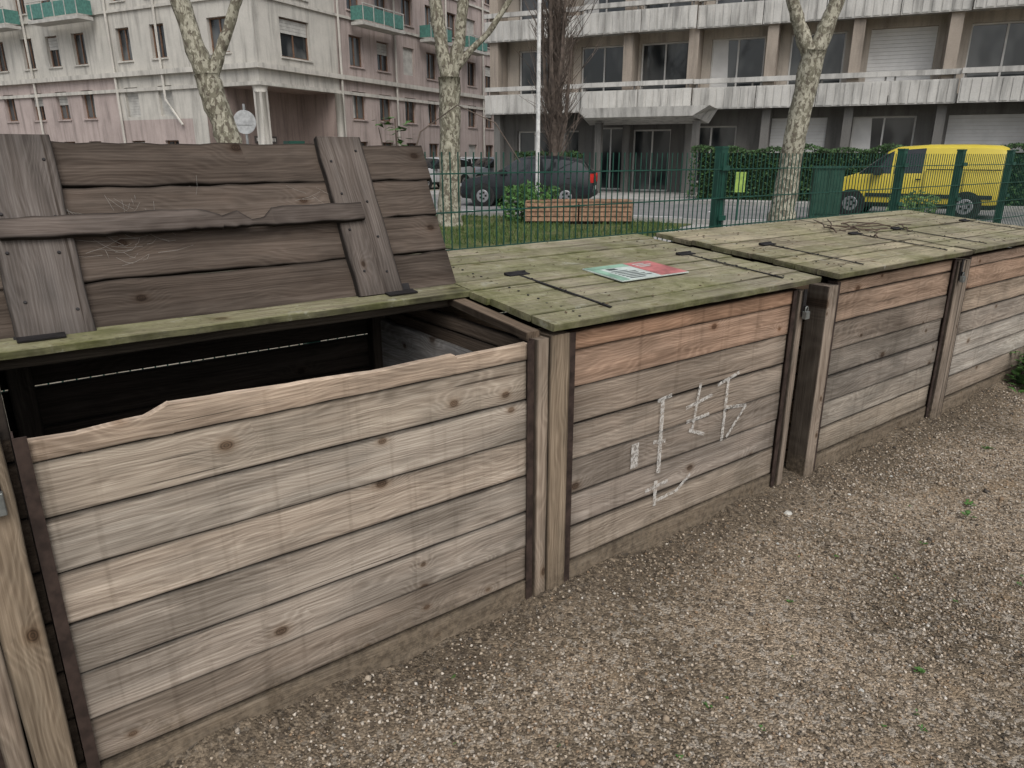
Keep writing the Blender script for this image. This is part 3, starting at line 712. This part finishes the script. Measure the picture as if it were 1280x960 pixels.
def twigs(mb,p,d,L,r,depth):
    p=Vector(p); d=Vector(d).normalized(); pts=[p]; q=p; dd=d
    for k in range(4):
        dd=(dd+Vector((random.uniform(-.22,.22),random.uniform(-.22,.22),random.uniform(-.05,.18)))).normalized(); q=q+dd*L/4; pts.append(q)
    mb.tube(pts,[r*(1-.16*k) for k in range(5)],5 if depth<3 else 7,cap=False)
    if depth>0:
        for k in range(3 if depth>1 else 4):
            t=random.randint(1,4); a=Vector((random.uniform(-1,1),random.uniform(-1,1),random.uniform(-.1,.8))).normalized()
            twigs(mb,pts[t],(dd*.7+a*.8),L*random.uniform(.5,.75),r*.5,depth-1)
def plane_tree(trunk,tr,branches):
    mb=MB(); P,R=smoothpts(trunk,tr); mb.tube(P,R,14,wob=.06)
    for pts,rr in branches:
        P,R=smoothpts(pts,rr); mb.tube(P,R,10,wob=.06)
        d=(P[-1]-P[-3]); twigs(mb,P[-1],d,2.2,rr[-1]*.9,3); twigs(mb,P[-1],d+Vector((random.uniform(-.3,.3),random.uniform(-.3,.3),0)),1.8,rr[-1]*.6,2)
    return mb.obj('plane_tree',BARK,None,True)
plane_tree([(-4.85,13,-.1),(-4.85,13,.5),(-4.90,13,1.8),(-5.08,13,2.5),(-5.14,13,2.85)],[.27,.22,.20,.20,.2],
 [([(-5.14,13,2.75),(-5.28,13,3.25),(-5.46,13,4.0),(-5.6,12.9,5.2)],[.18,.16,.15,.1]),([(-5.10,13,2.75),(-4.9,13.05,3.2),(-4.72,13.1,3.6),(-4.5,13.1,4.1),(-4.1,13.2,5.2)],[.12,.09,.085,.08,.06])])
plane_tree([(-1.46,17,-.1),(-1.45,17,.5),(-1.40,17,1.9),(-1.38,17,3.2)],[.33,.25,.23,.24],
 [([(-1.40,17,3.1),(-1.52,17,3.7),(-1.64,17,4.7),(-1.8,17,6)],[.18,.15,.14,.1]),([(-1.36,17,3.1),(-1.15,17,3.9),(-1.03,17,4.8),(-.8,17,6)],[.16,.13,.12,.09]),([(-1.34,17,3.25),(-.9,17,3.75),(-.5,17,4.1),(0.0,17,4.8),(.4,17,5.8)],[.10,.07,.065,.06,.04])])
plane_tree([(6.28,17,-.1),(6.31,17,.4),(6.38,17,1.8),(6.50,17,2.9),(6.60,17,3.75)],[.36,.27,.25,.24,.27],
 [([(6.56,17,3.6),(6.25,17,4.15),(6.0,17,4.75),(5.7,17,6)],[.18,.14,.13,.1]),([(6.62,17,3.6),(6.8,17,4.2),(6.98,17,4.75),(7.2,17,6)],[.20,.17,.16,.1])])
mb=MB(); TWG=simple('dark_bark',(0.12,0.095,0.078),.9,0,.4,6)
mb.tube([(1.45,25.5,-.05),(1.42,25.5,2),(1.5,25.5,5),(1.5,25.5,9)],[.22,.17,.12,.05],8)
for k in range(210):
    z=random.uniform(.8,7.5); a=random.uniform(0,6.28); L=random.uniform(.8,2.2)
    twigs(mb,(1.45,25.5,z),(math.cos(a)*.45,math.sin(a)*.45,1),L,.022,1)
for k in range(6):
    a=k*1.05; mb.tube([(1.45,25.5,1.2+k*.4),(1.45+.35*math.cos(a),25.5+.35*math.sin(a),2.6+k*.4),(1.45+.5*math.cos(a),25.5+.5*math.sin(a),5+k*.4)],[.09,.07,.04],6)
mb.obj('bare_tree',TWG)
lp=MB(); lp.tube([(.76,22,0),(.76,22,1.0),(.76,22,9)],[.075,.065,.045],10); lp.tube([(.76,22,8.9),(.76,22.4,9.2),(.76,23.2,9.3)],[.04,.035,.03],8); lp.obox((.66,23.1,9.22),(.2,0,0),(0,.6,0),(0,0,.1))
lp.obj('street_lamp',simple('lamp_paint',(0.6,0.6,0.58),.4))
ts=empty('traffic_sign',(-7.05,20,0)); q=MB(); q.tube([(0,0,0),(0,0,2.85)],[.035,.035],8); q.obj('pole',simple('galvanised',(0.32,0.33,0.33),.4,.5),ts)
q=MB(); q.tube([(0,-.06,2.4),(0,-.045,2.4)],[.30,.30],28); q.box(-.2,.2,-.075,-.061,2.33,2.37); q.obj('disc',simple('sign_back',(0.42,0.43,0.43),.45,.3),ts)

def foliage(name,boxes,n,size,col,rnd=.12):
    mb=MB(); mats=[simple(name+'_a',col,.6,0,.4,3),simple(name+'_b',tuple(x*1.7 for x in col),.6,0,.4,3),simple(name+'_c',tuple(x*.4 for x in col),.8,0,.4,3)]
    for (o,a,b,h_) in boxes:
        o=Vector(o);a=Vector(a);b=Vector(b)
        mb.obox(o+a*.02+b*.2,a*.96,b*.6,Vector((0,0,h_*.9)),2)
        for k in range(n):
            u_,v_,w_=random.random(),random.random(),random.random()
            f=random.random()
            if f<.6: v_=0+abs(random.gauss(0,.08))
            elif f<.9: w_=1-abs(random.gauss(0,.05))
            p=o+a*u_+b*v_+Vector((0,0,h_*w_+rnd*.5*math.sin(u_*37)*w_+rnd*.4*math.sin(u_*91)*w_))
            s=size*random.uniform(.6,1.3); x=Vector((random.gauss(0,1),random.gauss(0,1),random.gauss(0,1))).normalized(); y=x.orthogonal().normalized()
            mb.quad(p-x*s,p-y*s*.6,p+x*s,p+y*s*.6,random.choice([0,0,1,1,2]))
    return mb.obj(name,mats)
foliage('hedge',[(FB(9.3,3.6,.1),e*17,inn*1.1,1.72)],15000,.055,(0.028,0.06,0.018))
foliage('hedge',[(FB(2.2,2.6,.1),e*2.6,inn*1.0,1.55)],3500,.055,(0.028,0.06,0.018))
def shrub(name,c,R,n,size,col):
    mb=MB(); mats=[simple(name+'_a',col,.6,0,.4,3),simple(name+'_b',tuple(x*1.8 for x in col),.6,0,.4,3),TWG]
    for k in range(14):
        a=random.uniform(0,6.28); mb.tube([c,(c[0]+R[0]*.8*math.cos(a),c[1]+R[1]*.8*math.sin(a),c[2]+R[2]*random.uniform(.5,1.6))],[.012,.004],4,2)
    for k in range(n):
        x=Vector((random.gauss(0,1),random.gauss(0,1),random.gauss(0,1))).normalized()*random.random()**.4
        lump=1+.25*math.sin(x.x*5+1)*math.cos(x.z*6)
        p=Vector((c[0]+x.x*R[0]*lump,c[1]+x.y*R[1]*lump,c[2]+R[2]*.9+x.z*R[2]*lump)); s=size*random.uniform(.6,1.3); y=Vector((random.gauss(0,1),random.gauss(0,1),random.gauss(0,1))).normalized(); z=y.orthogonal().normalized()
        mb.quad(p-y*s,p-z*s*.5,p+y*s,p+z*s*.5,random.choice([0,1]))
    return mb.obj(name,mats)
shrub('shrub',(.42,17.9,0),(.72,.5,.50),1900,.055,(0.045,0.10,0.025))
shrub('shrub',(8.9,16.2,0),(.6,.5,.42),700,.06,(0.05,0.09,0.025))
pl=empty('wooden_planter',(0.35,17.2,0),-.02); q=MB()
ORW=simple('orange_wood',(0.29,0.175,0.11),.6,0,.4,12)
for k in range(4):
    z=.08+k*.112
    for a,b in ((0,1.2),(1.24,2.45)): q.box(a,b,0,.03,z,z+.09)
    q.box(-.035,-.005,0,.6,z,z+.10); q.box(2.455,2.485,0,.6,z,z+.10); q.box(0,2.45,.57,.6,z,z+.10)
q.box(-.02,2.47,-.02,.10,.53,.555); q.box(-.02,2.47,.50,.62,.53,.555)
q.obj('slats',ORW,pl); q=MB(); q.box(0.0,2.45,.031,.568,.02,.45); q.obj('soil',SOIL,pl)
uc=empty('utility_cabinet',(7.95,18.6,0),-.3); q=MB(); q.box(-.35,.35,-.2,.2,0,1.25); q.box(-.38,.38,-.23,.23,1.25,1.31); q.box(-.30,-.01,-.215,-.203,.15,1.18); q.box(.01,.30,-.215,-.203,.15,1.18); q.obj('body',simple('dark_green',(0.02,0.06,0.04),.5),uc)
nb=empty('notice_board',(5.25,17,0)); q=MB(); q.box(-.12,.12,-.02,0,.75,1.2); q.obj('panel',simple('lime',(0.25,0.36,0.08),.5),nb); q=MB(); q.tube([(0,.02,0),(0,.02,1.2)],[.025,.025],8); q.obj('post',GREENP,nb)

sl=MB(); base=Vector((-.56,3.62,0)); 
sl.tube([base,base+Vector((.02,0,1.0)),base+Vector((.0,0,1.72))],[.012,.009,.004],6,1)
sl.tube([base+Vector((0,0,1.3)),base+Vector((.12,0,1.66)),base+Vector((.30,0,1.78)),base+Vector((.48,0,1.70)),base+Vector((.60,0,1.52))],[.005,.004,.003,.003,.002],5,1)
sl.tube([base+Vector((0,0,1.3)),base+Vector((-.06,0.02,1.55)),base+Vector((-.08,0,1.68))],[.005,.004,.002],5,1)
for k in range(46):
    z=random.uniform(1.52,1.72); a=random.uniform(0,6.28)
    leaf(sl,base+Vector((random.uniform(-.07,.06),random.uniform(-.03,.03),z)),(math.cos(a),math.sin(a),-.1),random.uniform(.045,.08),.018,random.uniform(-.8,.7))
sl.obj('sapling',[WEED,TWG])

# ------------------------------------------------------------ vehicles
TYRE=simple('tyre',(0.015,0.015,0.015),.8); RIM=simple('rim',(0.35,0.35,0.36),.35,.7); CG=simple('car_glass',(0.015,0.018,0.02),.05,0,.1,2,.7); PLB=simple('black_plastic',(0.02,0.02,0.02),.6)
TLR=simple('tail_light',(0.45,0.02,0.015),.2,0,.1,5,.6); HLW=simple('head_light',(0.6,0.62,0.62),.1,0,.1,5,.6); PLT=simple('number_plate',(0.65,0.65,0.6),.5)
def vehicle(name,loc,rz,paint,st,wx,wr,halfw,glassseg,wsseg,lights,sc=1.0):
    par=empty(name,loc,rz); par.scale=(sc,sc,sc); mats=[paint,CG,PLB]
    mb=MB(); n=len(st); rings=[]
    for (x,zb,zm,belt,roof,ws) in st:
        w=halfw*ws; hasr=roof-belt
        wr_=w*.98-min(.17,max(0,hasr)*.30)
        rings.append([(x,w*.90,zb),(x,w*.985,zb+.12),(x,w,zm),(x,w*.965,belt),(x,wr_ if hasr>.02 else w*.90,max(roof-.05,belt+.01)),(x,(wr_ if hasr>.02 else w*.90)-.10,roof+.012),(x,0,roof+.045),
                      (x,-(wr_ if hasr>.02 else w*.90)+.10,roof+.012),(x,-(wr_ if hasr>.02 else w*.90),max(roof-.05,belt+.01)),(x,-w*.965,belt),(x,-w,zm),(x,-w*.985,zb+.12),(x,-w*.90,zb)])
    for rg in rings: mb.v+=rg
    K=13
    for i in range(n-1):
        for j in range(K):
            j2=(j+1)%K; mi=0
            if i in glassseg and j in (3,8): mi=1
            if i in wsseg and j in (4,5,6,7,3,8): mi=1
            if j in (0,11,12): mi=2
            mb.f.append((i*K+j,i*K+j2,(i+1)*K+j2,(i+1)*K+j)); mb.mi.append(mi)
    mb.f.append(tuple(range(K))); mb.mi.append(0); mb.f.append(tuple((n-1)*K+j for j in range(K))); mb.mi.append(0)
    o=mb.obj('body',mats,par); 
    for poly in o.data.polygons: poly.use_smooth=len(poly.vertices)==4
    o.data.set_sharp_from_angle(angle=math.radians(32))
    w=MB()
    for x in wx:
        for sd in (-1,1):
            y=sd*halfw
            w.tube([(x,y*.99-sd*.2,wr),(x,y*1.004,wr)],[wr+.07,wr+.07],24,2)
            w.tube([(x,y*1.0-sd*.16,wr),(x,y*1.02-sd*.02,wr),(x,y*1.02,wr)],[wr,wr,wr*.93],24,0)
            w.tube([(x,y*1.021,wr),(x,y*1.026,wr)],[wr*.62,wr*.58],20,1)
            for k in range(5):
                a=k*2*math.pi/5; w.obox((x+math.cos(a)*wr*.3-.02,y*1.027,wr+math.sin(a)*wr*.3-.02),(.06,0,0),(0,sd*.006,0),(0,0,.06),0)
    w.obj('wheels',[TYRE,RIM,PLB],par)
    L=MB()
    for (x0,x1,y0,y1,z0,z1,mi) in lights: 
        L.box(x0,x1,y0,y1,z0,z1,mi)
        if mi<2 or (mi==3 and y0>.5): L.box(x0,x1,-y1,-y0,z0,z1,mi)
    L.obj('lights_and_trim',[TLR,HLW,PLT,PLB],par)
    return par
carst=[(-2.08,.34,.50,.60,.60,.80),(-2.0,.24,.55,.70,.70,.90),(-1.75,.22,.58,.82,.82,.97),(-1.1,.22,.6,.93,.93,1),(-.95,.22,.6,.95,.97,1),(-.25,.22,.6,.97,1.40,1),(.1,.22,.6,.98,1.45,1),(.18,.22,.6,.98,1.455,1),(.95,.22,.6,1.0,1.45,1),(1.03,.22,.6,1.0,1.445,1),(1.55,.22,.6,1.04,1.38,.99),(1.72,.24,.62,1.05,1.33,.97),(2.0,.26,.62,.98,1.0,.93),(2.08,.34,.6,.85,.86,.88)]
def carlights(): return [(2.0,2.10,.58,.80,.72,.98,0),(-2.07,-1.90,.50,.76,.58,.68,1),(2.085,2.10,-.26,.26,.50,.61,2),(2.02,2.12,-.7,.7,.32,.44,3),(-2.12,-2.02,-.6,.6,.30,.44,3),(-.75,-.55,.90,1.02,.95,1.08,3),(-.62,-.61,.878,.886,.34,.98,3),(.60,.61,.878,.886,.34,1.0,3),(.3,.42,.878,.892,.82,.84,3),(1.3,1.42,.878,.892,.84,.86,3)]
def carpaint(n,c,r=.25): return simple(n,c,r,0,.05,2,.6)
q=FB(4.85,7.4)
vehicle('parked_car',(q.x,q.y,0),BR+.22,carpaint('black_paint',(0.012,0.014,0.018)),carst,(-1.3,1.28),.31,.88,(5,7,9,10),(4,11),carlights(),1.04)
for (x,y,c,r) in ((-3.0,44,(.55,.56,.56),1.2),(-1.2,40,(.30,.34,.38),1.1),(-4.6,48,(.5,.5,.5),1.2),(-3.9,37,(.45,.46,.47),1.25)):
    vehicle('parked_car',(x,y,0),BR+r,carpaint('paint',c),carst,(-1.3,1.28),.31,.88,(5,7,9,10),(4,11),carlights())
vanst=[(-2.1,.36,.55,.66,.66,.80),(-2.02,.26,.58,.80,.80,.90),(-1.8,.24,.6,.92,.92,.97),(-1.35,.24,.62,1.06,1.06,1),(-1.22,.24,.62,1.08,1.12,1),(-.62,.24,.62,1.10,1.64,1),(-.45,.24,.62,1.10,1.73,1),(-.38,.24,.62,1.10,1.745,1),(.28,.24,.62,1.12,1.79,1),(.36,.24,.62,1.12,1.795,1),(1.3,.24,.62,1.12,1.79,1),(1.9,.24,.62,1.12,1.76,1),(2.06,.26,.62,1.12,1.70,.97),(2.13,.34,.62,1.08,1.55,.94)]
q=FB(16.0,7.0)
vl=[(2.03,2.15,.62,.82,.85,1.25,0),(-2.1,-1.92,.46,.78,.66,.84,1),(2.14,2.155,-.26,.26,.60,.71,2),(2.05,2.18,-.8,.8,.30,.48,3),(-2.15,-2.05,-.66,.66,.28,.50,3),(-.85,-.66,.90,1.06,1.06,1.24,3),(-1.0,1.9,.885,.897,.50,.60,3),(.36,2.0,.885,.892,1.20,1.225,3),(.335,.345,.885,.893,.34,1.18,3),(1.22,1.23,.885,.893,.34,1.18,3),(-.9,-.89,.885,.893,.34,1.08,3),(.15,.28,.885,.9,.95,.98,3)]
vehicle('delivery_van',(q.x,q.y,0),BR-.18,carpaint('yellow_paint',(0.58,0.46,0.05),.35),vanst,(-1.35,1.35),.31,.88,(5,7),(4,),vl,1.0)

# ------------------------------------------------------------ world, sun, camera
w=bpy.data.worlds.new('World'); scene.world=w; w.use_nodes=True; nt=w.node_tree; nt.nodes.clear()
sky=nt.nodes.new('ShaderNodeTexSky'); sky.sky_type='NISHITA'; sky.sun_disc=False; sky.sun_elevation=math.radians(52); sky.sun_rotation=math.radians(165); sky.dust_density=4; sky.air_density=1.0
hs=nt.nodes.new('ShaderNodeHueSaturation'); hs.inputs['Saturation'].default_value=.42
bg=nt.nodes.new('ShaderNodeBackground'); bg.inputs[1].default_value=.15; ow=nt.nodes.new('ShaderNodeOutputWorld')
nt.links.new(sky.outputs[0],hs.inputs['Color']); nt.links.new(hs.outputs[0],bg.inputs[0]); nt.links.new(bg.outputs[0],ow.inputs[0])
sd=bpy.data.lights.new('sun','SUN'); sd.energy=1.5; sd.angle=math.radians(45); sd.color=(1,.985,.96)
so=bpy.data.objects.new('sun',sd); scene.collection.objects.link(so)
el=math.radians(52); az=math.radians(165); v=Vector((math.sin(az)*math.cos(el),math.cos(az)*math.cos(el),math.sin(el)))
so.rotation_euler=v.to_track_quat('Z','Y').to_euler()
cd=bpy.data.cameras.new('camera'); cd.sensor_width=36; cd.lens=888/1280*36; cd.clip_start=.05; cd.clip_end=2000
co=bpy.data.objects.new('camera',cd); co.location=(0,0,H); co.rotation_euler=(math.radians(90-17.8),0,0); scene.collection.objects.link(co); scene.camera=co
scene.view_settings.view_transform='Standard'; scene.view_settings.look='None'; scene.view_settings.exposure=0
